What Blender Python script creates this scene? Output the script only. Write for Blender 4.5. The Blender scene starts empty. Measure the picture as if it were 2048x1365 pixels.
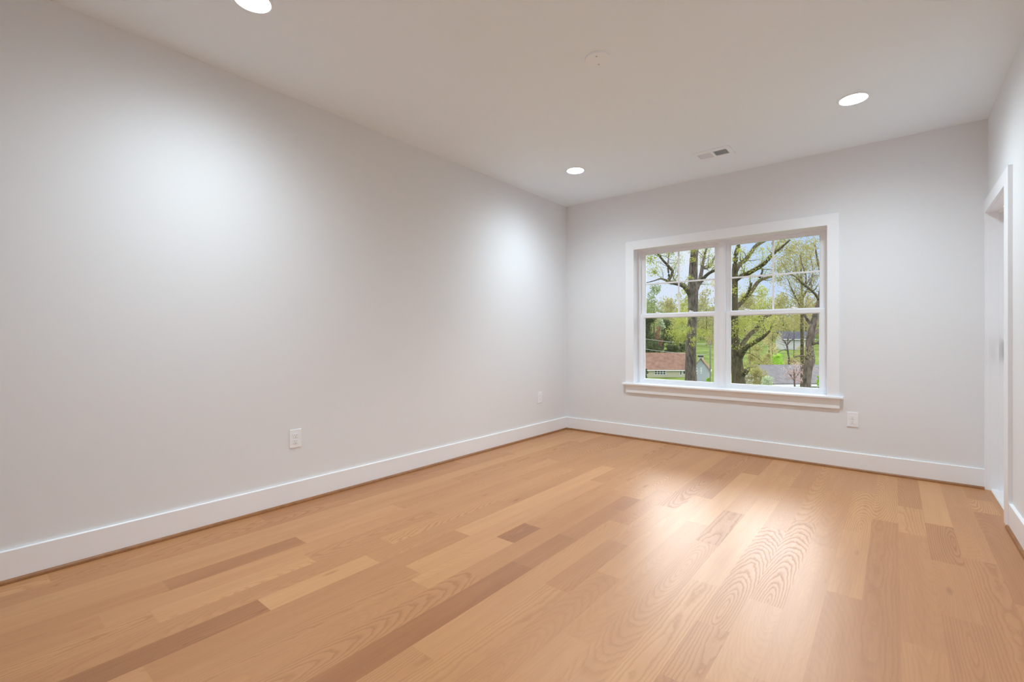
import bpy, bmesh, math, random
from mathutils import Vector, Matrix, noise
random.seed(11)
S = bpy.context.scene
COL = S.collection

# ------------------------------------------------------------------ room frame (metres)
XL, XR, YB, YF, H = -3.1424, 0.5349, 4.9055, -1.30, 2.74
CAM = Vector((0.0, 0.0, 1.1165)); YAW = math.radians(39.218)
FPX, CX, CY = 937.26, 1024.0, 677.12

# ------------------------------------------------------------------ camera
cd = bpy.data.cameras.new('camera'); cam = bpy.data.objects.new('camera', cd); COL.objects.link(cam)
cam.location = CAM; cam.rotation_euler = (math.pi/2, 0, YAW)
cd.sensor_width = 36.0; cd.lens = FPX/2048*36; cd.shift_y = -(682.5-CY)/2048
cd.clip_start = 0.02; cd.clip_end = 1000
S.camera = cam

# ------------------------------------------------------------------ exposure, sampling helpers
S.view_settings.view_transform = 'Standard'; S.view_settings.look = 'None'
S.view_settings.exposure = 0.08; S.view_settings.gamma = 1.0; S.view_settings.use_curve_mapping = False
S.cycles.use_denoising = True
S.cycles.max_bounces = 20; S.cycles.diffuse_bounces = 16; S.cycles.transparent_max_bounces = 16
S.cycles.sample_clamp_indirect = 8.0
S.cycles.caustics_reflective = False; S.cycles.caustics_refractive = False

# ------------------------------------------------------------------ world: spring sky, plus unseen bright bands added to light the room
FLOOR_GLOW = 11.0; EAST_FILL = 2.8; WEST_FILL = 1.2; BEAM = 2.3; LAMP = 630.0; LAMPCOL = (0.78, 0.915, 1.0)
W = bpy.data.worlds.new('sky'); S.world = W; W.use_nodes = True
nt = W.node_tree; nt.nodes.clear()
def N(nt, t, **kw):
    n = nt.nodes.new(t)
    for k, v in kw.items():
        if k == 'ins':
            for a, b in v.items(): n.inputs[a].default_value = b
        else: setattr(n, k, v)
    return n
def LK(nt, a, b): nt.links.new(a, b)
def ramp(nt, stops, fac=None, interp='LINEAR'):
    r = N(nt, 'ShaderNodeValToRGB'); cr = r.color_ramp; cr.interpolation = interp
    while len(cr.elements) < len(stops): cr.elements.new(0.5)
    for e, (p, c) in zip(cr.elements, stops):
        e.position = p; e.color = (*c, 1) if len(c) == 3 else c
    if fac is not None: LK(nt, fac, r.inputs[0])
    return r
def math_(nt, op, a, b=None, clamp=False):
    m = N(nt, 'ShaderNodeMath', operation=op, use_clamp=clamp)
    for i, x in enumerate((a, b)):
        if x is None: continue
        if isinstance(x, (int, float)): m.inputs[i].default_value = x
        else: LK(nt, x, m.inputs[i])
    return m.outputs[0]
tc = N(nt, 'ShaderNodeTexCoord'); sep = N(nt, 'ShaderNodeSeparateXYZ'); LK(nt, tc.outputs['Generated'], sep.inputs[0])
blue = ramp(nt, [(0.0, (0.68, 0.79, 0.98)), (0.22, (0.43, 0.62, 0.96)), (1.0, (0.30, 0.50, 0.95))], sep.outputs[2])
cn = N(nt, 'ShaderNodeTexNoise', ins={'Scale': 3.0, 'Detail': 5.0}); LK(nt, tc.outputs['Generated'], cn.inputs['Vector'])
wisp = ramp(nt, [(0.50, (0, 0, 0)), (0.80, (1, 1, 1))], cn.outputs['Fac'])
mx = N(nt, 'ShaderNodeMixRGB'); LK(nt, wisp.outputs[0], mx.inputs[0]); LK(nt, blue.outputs[0], mx.inputs[1])
mx.inputs[2].default_value = (0.84, 0.88, 0.96, 1)
# band added to brighten the floor: elevation 14..38 degrees, in the northern part of the sky
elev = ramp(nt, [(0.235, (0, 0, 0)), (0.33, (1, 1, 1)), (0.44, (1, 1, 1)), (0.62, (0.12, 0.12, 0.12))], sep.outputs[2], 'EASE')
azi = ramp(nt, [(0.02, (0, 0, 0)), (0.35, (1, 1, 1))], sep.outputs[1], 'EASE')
glow = math_(nt, 'MULTIPLY', elev.outputs[0], azi.outputs[0])
glow = math_(nt, 'MULTIPLY', glow, FLOOR_GLOW)
# unseen bright bands added either side of the view to light jambs and walls
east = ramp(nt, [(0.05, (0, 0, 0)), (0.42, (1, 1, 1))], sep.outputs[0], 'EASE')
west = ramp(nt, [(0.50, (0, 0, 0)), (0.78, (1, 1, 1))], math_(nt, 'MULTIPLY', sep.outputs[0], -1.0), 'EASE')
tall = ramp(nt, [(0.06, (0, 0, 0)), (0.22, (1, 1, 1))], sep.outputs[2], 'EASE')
side_fill = math_(nt, 'ADD', math_(nt, 'MULTIPLY', east.outputs[0], EAST_FILL), math_(nt, 'MULTIPLY', west.outputs[0], WEST_FILL))
glow = math_(nt, 'MAXIMUM', glow, math_(nt, 'MULTIPLY', side_fill, tall.outputs[0]))
bg1 = N(nt, 'ShaderNodeBackground', ins={'Strength': 1.0}); LK(nt, mx.outputs[0], bg1.inputs[0])
bg2 = N(nt, 'ShaderNodeBackground', ins={'Color': (1.0, 0.985, 0.96, 1)}); LK(nt, glow, bg2.inputs['Strength'])
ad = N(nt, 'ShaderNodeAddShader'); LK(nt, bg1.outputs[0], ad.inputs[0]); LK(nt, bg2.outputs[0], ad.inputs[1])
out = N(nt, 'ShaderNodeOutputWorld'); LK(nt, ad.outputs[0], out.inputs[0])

# ------------------------------------------------------------------ sun, behind and left of the building
sd = bpy.data.lights.new('sun', 'SUN'); sun = bpy.data.objects.new('sun', sd); COL.objects.link(sun)
sd.energy = 2.3; sd.angle = math.radians(0.6); sd.color = (1.0, 0.95, 0.86)
sun.location = (-20, -20, 30)
sun.rotation_euler = (-Vector((-0.62, -0.42, 0.66))).to_track_quat('-Z', 'Y').to_euler()

# ================================================================== helpers
def at(x, y, d):
    """World point seen at photo pixel (x, y), d metres ahead of the camera."""
    r = (x-CX)/FPX*d; u = (CY-y)/FPX*d
    s, c = math.sin(YAW), math.cos(YAW)
    return Vector((r*c - d*s, r*s + d*c, CAM.z + u))
FWD = Vector((-math.sin(YAW), math.cos(YAW), 0)); RGT = Vector((math.cos(YAW), math.sin(YAW), 0))

def tag(o, label=None, cat=None, group=None, kind=None):
    if label: o['label'] = label
    if cat: o['category'] = cat
    if group: o['group'] = group
    if kind: o['kind'] = kind
    return o
def empty(name, loc, rotz=0.0):
    o = bpy.data.objects.new(name, None); COL.objects.link(o); o.location = loc; o.rotation_euler = (0, 0, rotz)
    o.empty_display_size = 0.1
    return o
def link(name, me, mat, parent=None, loc=None):
    for m in (mat if isinstance(mat, (list, tuple)) else [mat]): me.materials.append(m)
    o = bpy.data.objects.new(name, me); COL.objects.link(o)
    if parent is not None: o.parent = parent
    if loc is not None: o.location = loc
    return o
def frombm(name, bm, mat, parent=None, loc=None, smooth=False):
    bmesh.ops.recalc_face_normals(bm, faces=bm.faces)
    me = bpy.data.meshes.new(name); bm.to_mesh(me); bm.free()
    if smooth:
        for p in me.polygons: p.use_smooth = True
    return link(name, me, mat, parent, loc)
def box(bm, mn, mx, bev=0.0):
    x0, y0, z0 = mn; x1, y1, z1 = mx
    v = [bm.verts.new(c) for c in ((x0,y0,z0),(x1,y0,z0),(x1,y1,z0),(x0,y1,z0),(x0,y0,z1),(x1,y0,z1),(x1,y1,z1),(x0,y1,z1))]
    fs = [bm.faces.new([v[i] for i in f]) for f in ((3,2,1,0),(4,5,6,7),(0,1,5,4),(1,2,6,5),(2,3,7,6),(3,0,4,7))]
    if bev > 0:
        es = list({e for f in fs for e in f.edges})
        bmesh.ops.bevel(bm, geom=es, offset=bev, segments=2, affect='EDGES', profile=0.5)
def prism(bm, poly, axis, a, b):
    """Extrude a 2-D polygon along axis from a to b (poly coords are the other two axes in xyz order)."""
    def mk(p, t):
        if axis == 0: return (t, p[0], p[1])
        if axis == 1: return (p[0], t, p[1])
        return (p[0], p[1], t)
    A = [bm.verts.new(mk(p, a)) for p in poly]; B = [bm.verts.new(mk(p, b)) for p in poly]
    n = len(poly); bm.faces.new(A); bm.faces.new(B[::-1])
    for i in range(n): bm.faces.new((A[i], B[i], B[(i+1) % n], A[(i+1) % n]))
def lathe(bm, prof, seg=48, center=(0,0,0), close=True):
    rings = []
    for r, z in prof:
        if r < 1e-6: rings.append([bm.verts.new((center[0], center[1], center[2]+z))])
        else: rings.append([bm.verts.new((center[0]+r*math.cos(2*math.pi*i/seg), center[1]+r*math.sin(2*math.pi*i/seg), center[2]+z)) for i in range(seg)])
    for a, b in zip(rings, rings[1:]):
        for i in range(seg):
            j = (i+1) % seg
            if len(a) == 1 and len(b) == 1: continue
            if len(a) == 1: bm.faces.new((a[0], b[i], b[j]))
            elif len(b) == 1: bm.faces.new((a[i], b[0], a[j]))
            else: bm.faces.new((a[i], b[i], b[j], a[j]))
def B(name, mn, mx, mat, parent=None, bev=0.0, kind=None):
    bm = bmesh.new(); box(bm, mn, mx, bev); o = frombm(name, bm, mat, parent)
    if kind: o['kind'] = kind
    return o

# ------------------------------------------------------------------ materials
def mat(name, color, rough=0.6, spec=0.5, metal=0.0, var=0.0, vscale=8.0, bump=0.0, bscale=200.0):
    m = bpy.data.materials.new(name); m.use_nodes = True; t = m.node_tree
    p = t.nodes['Principled BSDF']
    p.inputs['Base Color'].default_value = (*color, 1); p.inputs['Roughness'].default_value = rough
    p.inputs['Specular IOR Level'].default_value = spec; p.inputs['Metallic'].default_value = metal
    tcn = N(t, 'ShaderNodeTexCoord')
    if var > 0:
        n = N(t, 'ShaderNodeTexNoise', ins={'Scale': vscale, 'Detail': 4.0}); LK(t, tcn.outputs['Object'], n.inputs['Vector'])
        r = ramp(t, [(0.3, tuple(c*(1-var) for c in color)), (0.7, tuple(min(1, c*(1+var)) for c in color))], n.outputs['Fac'])
        LK(t, r.outputs[0], p.inputs['Base Color'])
    if bump > 0:
        n = N(t, 'ShaderNodeTexNoise', ins={'Scale': bscale, 'Detail': 3.0}); LK(t, tcn.outputs['Object'], n.inputs['Vector'])
        b = N(t, 'ShaderNodeBump', ins={'Strength': bump, 'Distance': 0.002}); LK(t, n.outputs['Fac'], b.inputs['Height'])
        LK(t, b.outputs[0], p.inputs['Normal'])
    return m
M = {}
M['wall'] = mat('wall_paint', (0.785, 0.806, 0.826), 0.75, 0.25, bump=0.03, bscale=260)
M['ceil'] = mat('ceiling_paint', (0.855, 0.94, 1.0), 0.85, 0.2, bump=0.03, bscale=260)
M['trim'] = mat('trim_paint', (0.875, 0.903, 0.935), 0.38, 0.5)
M['vinyl'] = mat('white_vinyl', (0.86, 0.885, 0.92), 0.35, 0.5)
M['plate'] = mat('white_plastic', (0.86, 0.89, 0.93), 0.35, 0.5)
M['ringw'] = mat('white_enamel', (0.875, 0.93, 0.98), 0.5, 0.4)
M['dark'] = mat('dark_slot', (0.22, 0.22, 0.22), 0.8)
M['duct'] = mat('grey_duct', (0.24, 0.25, 0.26), 0.7, 0.3)
M['screw'] = mat('grey_screw', (0.42, 0.42, 0.42), 0.5)
M['marble'] = mat('white_marble', (0.84, 0.84, 0.85), 0.25, 0.5, var=0.03, vscale=6)
M['shoe'] = mat('oak_stain', (0.30, 0.135, 0.050), 0.4, 0.4, var=0.15, vscale=30)

def emis(name, col, st):
    m = bpy.data.materials.new(name); m.use_nodes = True; t = m.node_tree; t.nodes.clear()
    e = N(t, 'ShaderNodeEmission', ins={'Color': (*col, 1)}); o = N(t, 'ShaderNodeOutputMaterial')
    # beam profile of the downlight lens: intensity falls off away from straight down
    ge = N(t, 'ShaderNodeNewGeometry'); dp = N(t, 'ShaderNodeVectorMath', operation='DOT_PRODUCT')
    LK(t, ge.outputs['Normal'], dp.inputs[0]); LK(t, ge.outputs['Incoming'], dp.inputs[1])
    LK(t, math_(t, 'MULTIPLY', math_(t, 'POWER', math_(t, 'MAXIMUM', dp.outputs['Value'], 0.02), BEAM), st), e.inputs['Strength'])
    LK(t, e.outputs[0], o.inputs[0]); return m
M['lamp'] = emis('lit_diffuser', LAMPCOL, LAMP)

def glassmat():
    m = bpy.data.materials.new('window_glass'); m.use_nodes = True; t = m.node_tree; t.nodes.clear()
    tr = N(t, 'ShaderNodeBsdfTransparent', ins={'Color': (0.975, 0.985, 0.98, 1)})
    gl = N(t, 'ShaderNodeBsdfGlossy', ins={'Roughness': 0.0}); fr = N(t, 'ShaderNodeFresnel', ins={'IOR': 1.45})
    f = math_(t, 'MULTIPLY', fr.outputs[0], 0.7)
    mixn = N(t, 'ShaderNodeMixShader'); LK(t, f, mixn.inputs[0]); LK(t, tr.outputs[0], mixn.inputs[1]); LK(t, gl.outputs[0], mixn.inputs[2])
    o = N(t, 'ShaderNodeOutputMaterial'); LK(t, mixn.outputs[0], o.inputs[0]); return m
M['glass'] = glassmat()

def oakmat():
    m = bpy.data.materials.new('oak_planks'); m.use_nodes = True; t = m.node_tree
    p = t.nodes['Principled BSDF']
    tcn = N(t, 'ShaderNodeTexCoord'); a1 = N(t, 'ShaderNodeAttribute', attribute_name='plank_centre'); a2 = N(t, 'ShaderNodeAttribute', attribute_name='plank_random')
    tone = N(t, 'ShaderNodeAttribute', attribute_name='plank_tone')
    sub = N(t, 'ShaderNodeVectorMath', operation='SUBTRACT'); LK(t, tcn.outputs['Object'], sub.inputs[0]); LK(t, a1.outputs['Vector'], sub.inputs[1])
    s = N(t, 'ShaderNodeSeparateXYZ'); LK(t, sub.outputs[0], s.inputs[0])
    r = N(t, 'ShaderNodeSeparateXYZ'); LK(t, a2.outputs['Vector'], r.inputs[0])
    u, v = s.outputs[0], s.outputs[1]; r1, r2, r3 = r.outputs
    def vec(x, y, z):
        c = N(t, 'ShaderNodeCombineXYZ')
        for i, q in enumerate((x, y, z)):
            if isinstance(q, (int, float)): c.inputs[i].default_value = q
            else: LK(t, q, c.inputs[i])
        return c.outputs[0]
    seed = math_(t, 'MULTIPLY', r3, 91.7)
    # slow wander of the growth rings
    n1 = N(t, 'ShaderNodeTexNoise', ins={'Scale': 1.0, 'Detail': 3.0, 'Roughness': 0.55})
    LK(t, vec(math_(t, 'MULTIPLY', u, 9.0), math_(t, 'MULTIPLY', v, 3.2), seed), n1.inputs['Vector'])
    w1 = math_(t, 'MULTIPLY', math_(t, 'SUBTRACT', n1.outputs['Fac'], 0.5), 0.030)
    n1b = N(t, 'ShaderNodeTexNoise', ins={'Scale': 1.0, 'Detail': 2.0})
    LK(t, vec(math_(t, 'MULTIPLY', u, 60.0), math_(t, 'MULTIPLY', v, 30.0), seed), n1b.inputs['Vector'])
    w2 = math_(t, 'MULTIPLY', math_(t, 'SUBTRACT', n1b.outputs['Fac'], 0.5), 0.0048)
    uc = math_(t, 'SUBTRACT', u, math_(t, 'MULTIPLY', math_(t, 'SUBTRACT', r1, 0.5), 0.17))
    slope = math_(t, 'MULTIPLY', math_(t, 'SUBTRACT', r2, 0.5), 0.36)
    hh = math_(t, 'ADD', math_(t, 'MULTIPLY', v, slope), math_(t, 'MULTIPLY', math_(t, 'SUBTRACT', r3, 0.5), 0.20))
    hh = math_(t, 'ADD', hh, w1)
    rad = math_(t, 'SQRT', math_(t, 'ADD', math_(t, 'MULTIPLY', uc, uc), math_(t, 'MULTIPLY', hh, hh)))
    rad = math_(t, 'ADD', rad, w2)
    RING = 0.0095
    n1c = N(t, 'ShaderNodeTexNoise', ins={'Scale': 1.0, 'Detail': 2.0}); LK(t, vec(math_(t, 'MULTIPLY', rad, 38.0), seed, 0.0), n1c.inputs['Vector'])
    rad = math_(t, 'ADD', rad, math_(t, 'MULTIPLY', math_(t, 'SUBTRACT', n1c.outputs['Fac'], 0.5), 0.010))
    ph = math_(t, 'FRACT', math_(t, 'DIVIDE', rad, RING))
    line = ramp(t, [(0.0, (0.62, 0.62, 0.62)), (0.10, (0.50, 0.50, 0.50)), (0.42, (0.06, 0.06, 0.06)), (0.80, (0, 0, 0)), (0.94, (0.25, 0.25, 0.25)), (1.0, (0.62, 0.62, 0.62))], ph)
    # how strongly a board shows its figure
    vis = ramp(t, [(0.0, (0.10, 0.10, 0.10)), (0.45, (0.25, 0.25, 0.25)), (0.75, (0.9, 0.9, 0.9)), (1.0, (1, 1, 1))], math_(t, 'FRACT', math_(t, 'MULTIPLY', math_(t, 'ADD', r1, r3), 7.13)))
    lineamt = math_(t, 'MULTIPLY', line.outputs[0], vis.outputs[0])
    lineamt = math_(t, 'MULTIPLY', lineamt, 0.76, clamp=True)
    # fine pores and streaks
    n2 = N(t, 'ShaderNodeTexNoise', ins={'Scale': 1.0, 'Detail': 3.0, 'Roughness': 0.6})
    LK(t, vec(math_(t, 'MULTIPLY', u, 210.0), math_(t, 'MULTIPLY', v, 5.0), seed), n2.inputs['Vector'])
    n3 = N(t, 'ShaderNodeTexNoise', ins={'Scale': 1.0, 'Detail': 2.0})
    LK(t, vec(math_(t, 'MULTIPLY', u, 20.0), math_(t, 'MULTIPLY', v, 1.6), math_(t, 'ADD', seed, 7.0)), n3.inputs['Vector'])
    g = math_(t, 'ADD', math_(t, 'MULTIPLY', math_(t, 'SUBTRACT', n2.outputs['Fac'], 0.5), 0.30), math_(t, 'MULTIPLY', math_(t, 'SUBTRACT', n3.outputs['Fac'], 0.5), 0.34))
    tn = math_(t, 'ADD', tone.outputs['Fac'], g)
    base = ramp(t, [(0.0, (0.310, 0.123, 0.047)), (0.35, (0.425, 0.192, 0.076)), (0.65, (0.512, 0.252, 0.106)), (1.0, (0.610, 0.327, 0.144))], tn)
    dk = N(t, 'ShaderNodeMixRGB', blend_type='MULTIPLY'); LK(t, lineamt, dk.inputs[0]); LK(t, base.outputs[0], dk.inputs[1]); dk.inputs[2].default_value = (0.58, 0.46, 0.36, 1)
    # knots and mineral flecks
    vo = N(t, 'ShaderNodeTexVoronoi', ins={'Scale': 1.0, 'Randomness': 1.0}); LK(t, vec(math_(t, 'MULTIPLY', u, 5.0), math_(t, 'MULTIPLY', v, 1.3), seed), vo.inputs['Vector'])
    kn = ramp(t, [(0.0, (0.75, 0.75, 0.75)), (0.035, (0.45, 0.45, 0.45)), (0.075, (0, 0, 0))], vo.outputs['Distance'])
    kd = N(t, 'ShaderNodeMixRGB', blend_type='MULTIPLY'); LK(t, kn.outputs[0], kd.inputs[0]); LK(t, dk.outputs[0], kd.inputs[1]); kd.inputs[2].default_value = (0.50, 0.38, 0.28, 1)
    LK(t, kd.outputs[0], p.inputs['Base Color'])
    rg = math_(t, 'ADD', 0.37, math_(t, 'MULTIPLY', lineamt, 0.25)); LK(t, rg, p.inputs['Roughness'])
    p.inputs['Specular IOR Level'].default_value = 0.55
    bp = N(t, 'ShaderNodeBump', ins={'Strength': 0.10, 'Distance': 0.001}); bp.invert = True
    LK(t, math_(t, 'ADD', lineamt, math_(t, 'MULTIPLY', n2.outputs['Fac'], 0.25)), bp.inputs['Height']); LK(t, bp.outputs[0], p.inputs['Normal'])
    return m
M['oak'] = oakmat()

def barkmat(name, c1, c2, scale=3.0):
    m = bpy.data.materials.new(name); m.use_nodes = True; t = m.node_tree; p = t.nodes['Principled BSDF']
    tcn = N(t, 'ShaderNodeTexCoord'); mp = N(t, 'ShaderNodeMapping'); mp.inputs['Scale'].default_value = (scale*2.4, scale*2.4, scale*0.7)
    LK(t, tcn.outputs['Object'], mp.inputs['Vector'])
    n = N(t, 'ShaderNodeTexNoise', ins={'Scale': 1.0, 'Detail': 6.0, 'Roughness': 0.7}); LK(t, mp.outputs[0], n.inputs['Vector'])
    r = ramp(t, [(0.35, c1), (0.65, c2)], n.outputs['Fac']); LK(t, r.outputs[0], p.inputs['Base Color'])
    p.inputs['Roughness'].default_value = 0.95; p.inputs['Specular IOR Level'].default_value = 0.1
    b = N(t, 'ShaderNodeBump', ins={'Strength': 0.6, 'Distance': 0.05}); LK(t, n.outputs['Fac'], b.inputs['Height']); LK(t, b.outputs[0], p.inputs['Normal'])
    return m
M['bark'] = barkmat('grey_brown_bark', (0.035, 0.027, 0.022), (0.165, 0.135, 0.11))
M['bark_pale'] = barkmat('pale_bark', (0.05, 0.038, 0.03), (0.23, 0.18, 0.15))
M['bark_moss'] = barkmat('mossy_bark', (0.03, 0.025, 0.016), (0.135, 0.11, 0.062))

def leafmat(name, c1, c2, c3, scale=0.8):
    m = bpy.data.materials.new(name); m.use_nodes = True; t = m.node_tree; t.nodes.clear()
    tcn = N(t, 'ShaderNodeTexCoord')
    n = N(t, 'ShaderNodeTexNoise', ins={'Scale': scale, 'Detail': 8.0, 'Roughness': 0.75}); LK(t, tcn.outputs['Object'], n.inputs['Vector'])
    r = ramp(t, [(0.32, c1), (0.5, c2), (0.68, c3)], n.outputs['Fac'])
    d = N(t, 'ShaderNodeBsdfDiffuse'); LK(t, r.outputs[0], d.inputs[0])
    tr = N(t, 'ShaderNodeBsdfTranslucent'); LK(t, r.outputs[0], tr.inputs[0])
    mixn = N(t, 'ShaderNodeMixShader', ins={0: 0.4}); LK(t, d.outputs[0], mixn.inputs[1]); LK(t, tr.outputs[0], mixn.inputs[2])
    o = N(t, 'ShaderNodeOutputMaterial'); LK(t, mixn.outputs[0], o.inputs[0]); return m
M['leaf_spring'] = leafmat('spring_leaves', (0.20, 0.22, 0.05), (0.40, 0.42, 0.10), (0.58, 0.58, 0.20))
M['leaf_olive'] = leafmat('olive_leaves', (0.18, 0.165, 0.07), (0.35, 0.32, 0.13), (0.50, 0.46, 0.21))
M['leaf_green'] = leafmat('green_leaves', (0.09, 0.13, 0.05), (0.22, 0.28, 0.10), (0.40, 0.44, 0.19))
M['leaf_dark'] = leafmat('dark_evergreen_leaves', (0.035, 0.060, 0.025), (0.10, 0.13, 0.055), (0.22, 0.22, 0.11))
M['leaf_tan'] = leafmat('tan_budding_leaves', (0.26, 0.20, 0.10), (0.46, 0.38, 0.20), (0.58, 0.52, 0.28))
M['leaf_pink'] = leafmat('pink_blossom', (0.34, 0.20, 0.19), (0.56, 0.38, 0.36), (0.70, 0.52, 0.50))
M['leaf_rust'] = leafmat('reddish_budding_leaves', (0.12, 0.07, 0.045), (0.24, 0.13, 0.09), (0.34, 0.22, 0.15))
M['leaf_bright'] = leafmat('bright_hedge_leaves', (0.20, 0.36, 0.05), (0.38, 0.58, 0.08), (0.56, 0.72, 0.20))
M['leaf_pale'] = leafmat('silvery_leaves', (0.30, 0.36, 0.22), (0.48, 0.54, 0.36), (0.66, 0.70, 0.54))
M['leaf_wood'] = leafmat('woodland_leaves', (0.12, 0.13, 0.065), (0.31, 0.31, 0.14), (0.52, 0.46, 0.25), .09)
M['grass'] = mat('grass', (0.12, 0.165, 0.035), 1.0, 0.05, var=0.35, vscale=0.25)
M['roof_brown'] = mat('brown_shingles', (0.20, 0.115, 0.08), 0.95, 0.1, var=0.22, vscale=1.2)
M['roof_grey'] = mat('grey_shingles', (0.16, 0.15, 0.147), 0.95, 0.1, var=0.15, vscale=1.5)
M['roof_dark'] = mat('dark_shingles', (0.09, 0.09, 0.105), 0.95, 0.1, var=0.2, vscale=1.5)
M['cream'] = mat('cream_siding', (0.44, 0.41, 0.29), 0.8, 0.2, var=0.05)
M['bluewhite'] = mat('pale_grey_siding', (0.36, 0.385, 0.40), 0.8, 0.2, var=0.05)
M['whiteside'] = mat('white_siding', (0.46, 0.455, 0.43), 0.8, 0.2)
M['hwin'] = mat('dark_house_glass', (0.05, 0.06, 0.06), 0.15, 0.6)
M['wframe'] = mat('white_window_frame', (0.80, 0.80, 0.78), 0.6)
M['pole'] = mat('weathered_pole', (0.19, 0.165, 0.14), 0.9)
M['wire'] = mat('pale_wire', (0.55, 0.55, 0.52), 0.6)
M['gutter'] = mat('white_gutter', (0.75, 0.75, 0.73), 0.6)
M['black'] = mat('black_metal', (0.02, 0.02, 0.022), 0.6)
M['red'] = mat('red_paint', (0.62, 0.10, 0.10), 0.6)

# ================================================================== floor of individual boards
def build_floor():
    P = 0.125; X0 = 0.018
    fixed = {}
    def seg(row, y0, y1, tone, r1=None, r2=None): fixed.setdefault(row, []).append((y0, y1, tone, r1, r2))
    seg(-14, 1.985, 2.24, .10); seg(-12, 0.75, 1.82, .12, .55, .75); seg(-12, 1.82, 2.242, .24); seg(-12, 2.80, 3.075, .20)
    seg(-10, 1.745, 2.35, .42); seg(-16, 1.90, 3.68, .84, .95, .5); seg(-10, 3.774, 4.058, .25)
    seg(1, 3.78, 4.95, .86); seg(-2, 3.344, 4.256, .80); seg(0, 3.507, 4.05, .72); seg(3, 4.224, 4.536, .84); seg(3, 3.75, 4.224, .42)
    seg(-6, 3.646, 4.364, .78); seg(-4, 2.2, 3.328, .62, .52, .85); seg(-19, .55, 1.193, .80); seg(-21, .65, 1.27, .22)
    seg(-17, .20, .863, .14); seg(-17, .863, 1.39, .80); seg(-19, -.2, .55, .66); seg(-7, 1.3, 2.65, .60, .50, .92); seg(-9, 0.75, 2.0, .50, .52, .90)
    seg(-5, 1.9, 3.1, .66, .48, .10); seg(-3, 1.7, 3.0, .62, .53, .12); seg(-13, 0.4, 1.6, .50, .47, .85); seg(-8, 1.5, 2.9, .58, .46, .14)
    verts, faces, cen, rnd, tone = [], [], [], [], []
    k0 = math.floor((XL-X0)/P); k1 = math.floor((XR+0.012-X0)/P)
    def add(k, y0, y1, tn, r1=None, r2=None):
        xa = max(X0+k*P, XL-0.02); xb = min(X0+(k+1)*P, XR+0.012)
        if xb-xa < 1e-3 or y1-y0 < 1e-3: return
        i = len(verts)
        verts.extend([(xa, y0, 0), (xb, y0, 0), (xb, y1, 0), (xa, y1, 0)]); faces.append((i, i+1, i+2, i+3))
        cen.append((X0+(k+.5)*P, (y0+y1)/2, 0)); rnd.append((random.random() if r1 is None else r1, random.random() if r2 is None else r2, random.random())); tone.append(tn)
    for k in range(k0, k1+1):
        y = YF - 0.02 - random.uniform(0, .9); end = YB + 0.02
        cuts = sorted(fixed.get(k, []), key=lambda s: s[0])
        def fill(a, b):
            while a < b-1e-4:
                L = random.uniform(.55, 1.9)
                if b-(a+L) < .30: L = b-a
                q = random.random(); tn = random.gauss(.56, .085)
                if q < .07: tn = random.uniform(.26, .38)
                elif q > .90: tn = random.uniform(.70, .78)
                add(k, max(a, YF-.02), a+L, min(max(tn, .08), .9)) if a+L > YF-.02 else None
                a += L
        for (a, b, tn, r1, r2) in cuts:
            fill(y, a); add(k, a, min(b, end), tn, r1, r2); y = b
        fill(y, end)
    # solid slab below the boards
    i = len(verts)
    x0, x1, y0, y1 = XL-.02, XR+.012, YF-.02, YB+.02
    verts.extend([(x0,y0,-.02),(x1,y0,-.02),(x1,y1,-.02),(x0,y1,-.02)]); faces.append((i+3, i+2, i+1, i)); cen.append((0,0,0)); rnd.append((.5,.5,.5)); tone.append(.5)
    me = bpy.data.meshes.new('floor'); me.from_pydata(verts, [], faces)
    for nm, ty in (('plank_centre', 'FLOAT_VECTOR'), ('plank_random', 'FLOAT_VECTOR'), ('plank_tone', 'FLOAT')): me.attributes.new(nm, ty, 'FACE')
    me.attributes['plank_centre'].data.foreach_set('vector', [q for v in cen for q in v])
    me.attributes['plank_random'].data.foreach_set('vector', [q for v in rnd for q in v])
    me.attributes['plank_tone'].data.foreach_set('value', tone)
    o = link('floor', me, M['oak']); o['kind'] = 'structure'
build_floor()

# ================================================================== room shell
WT = 0.165
B('ceiling', (XL-WT, YF-WT, H), (XR+WT, YB+WT, H+.22), M['ceil'], kind='structure')
B('wall_left', (XL-WT, YF-WT, -.2), (XL, YB+WT, H), M['wall'], kind='structure')
B('wall_front', (XL, YF-WT, -.2), (XR, YF, H), M['wall'], kind='structure')
# back wall with the window opening
WX0, WX1, WZ0, WZ1 = -2.25, -0.45, 0.617, 2.103
bm = bmesh.new()
box(bm, (XL, YB, -.2), (WX0, YB+WT, H)); box(bm, (WX1, YB, -.2), (XR+WT, YB+WT, H))
box(bm, (WX0, YB, -.2), (WX1, YB+WT, WZ0-.022)); box(bm, (WX0, YB, WZ1), (WX1, YB+WT, H))
frombm('wall_back', bm, M['wall'])['kind'] = 'structure'
# right wall with the doorway near the far corner
DY0, DY1, DZ, DW = 4.095, 4.884, 2.045, 0.125
bm = bmesh.new()
box(bm, (XR, YF-WT, -.2), (XR+DW, DY0, H)); box(bm, (XR, DY1, -.2), (XR+DW, YB, H)); box(bm, (XR, DY0, DZ), (XR+DW, DY1, H)); box(bm, (XR, DY0, -.2), (XR+DW, DY1, -.03))
frombm('wall_right', bm, M['wall'])['kind'] = 'structure'

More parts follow.
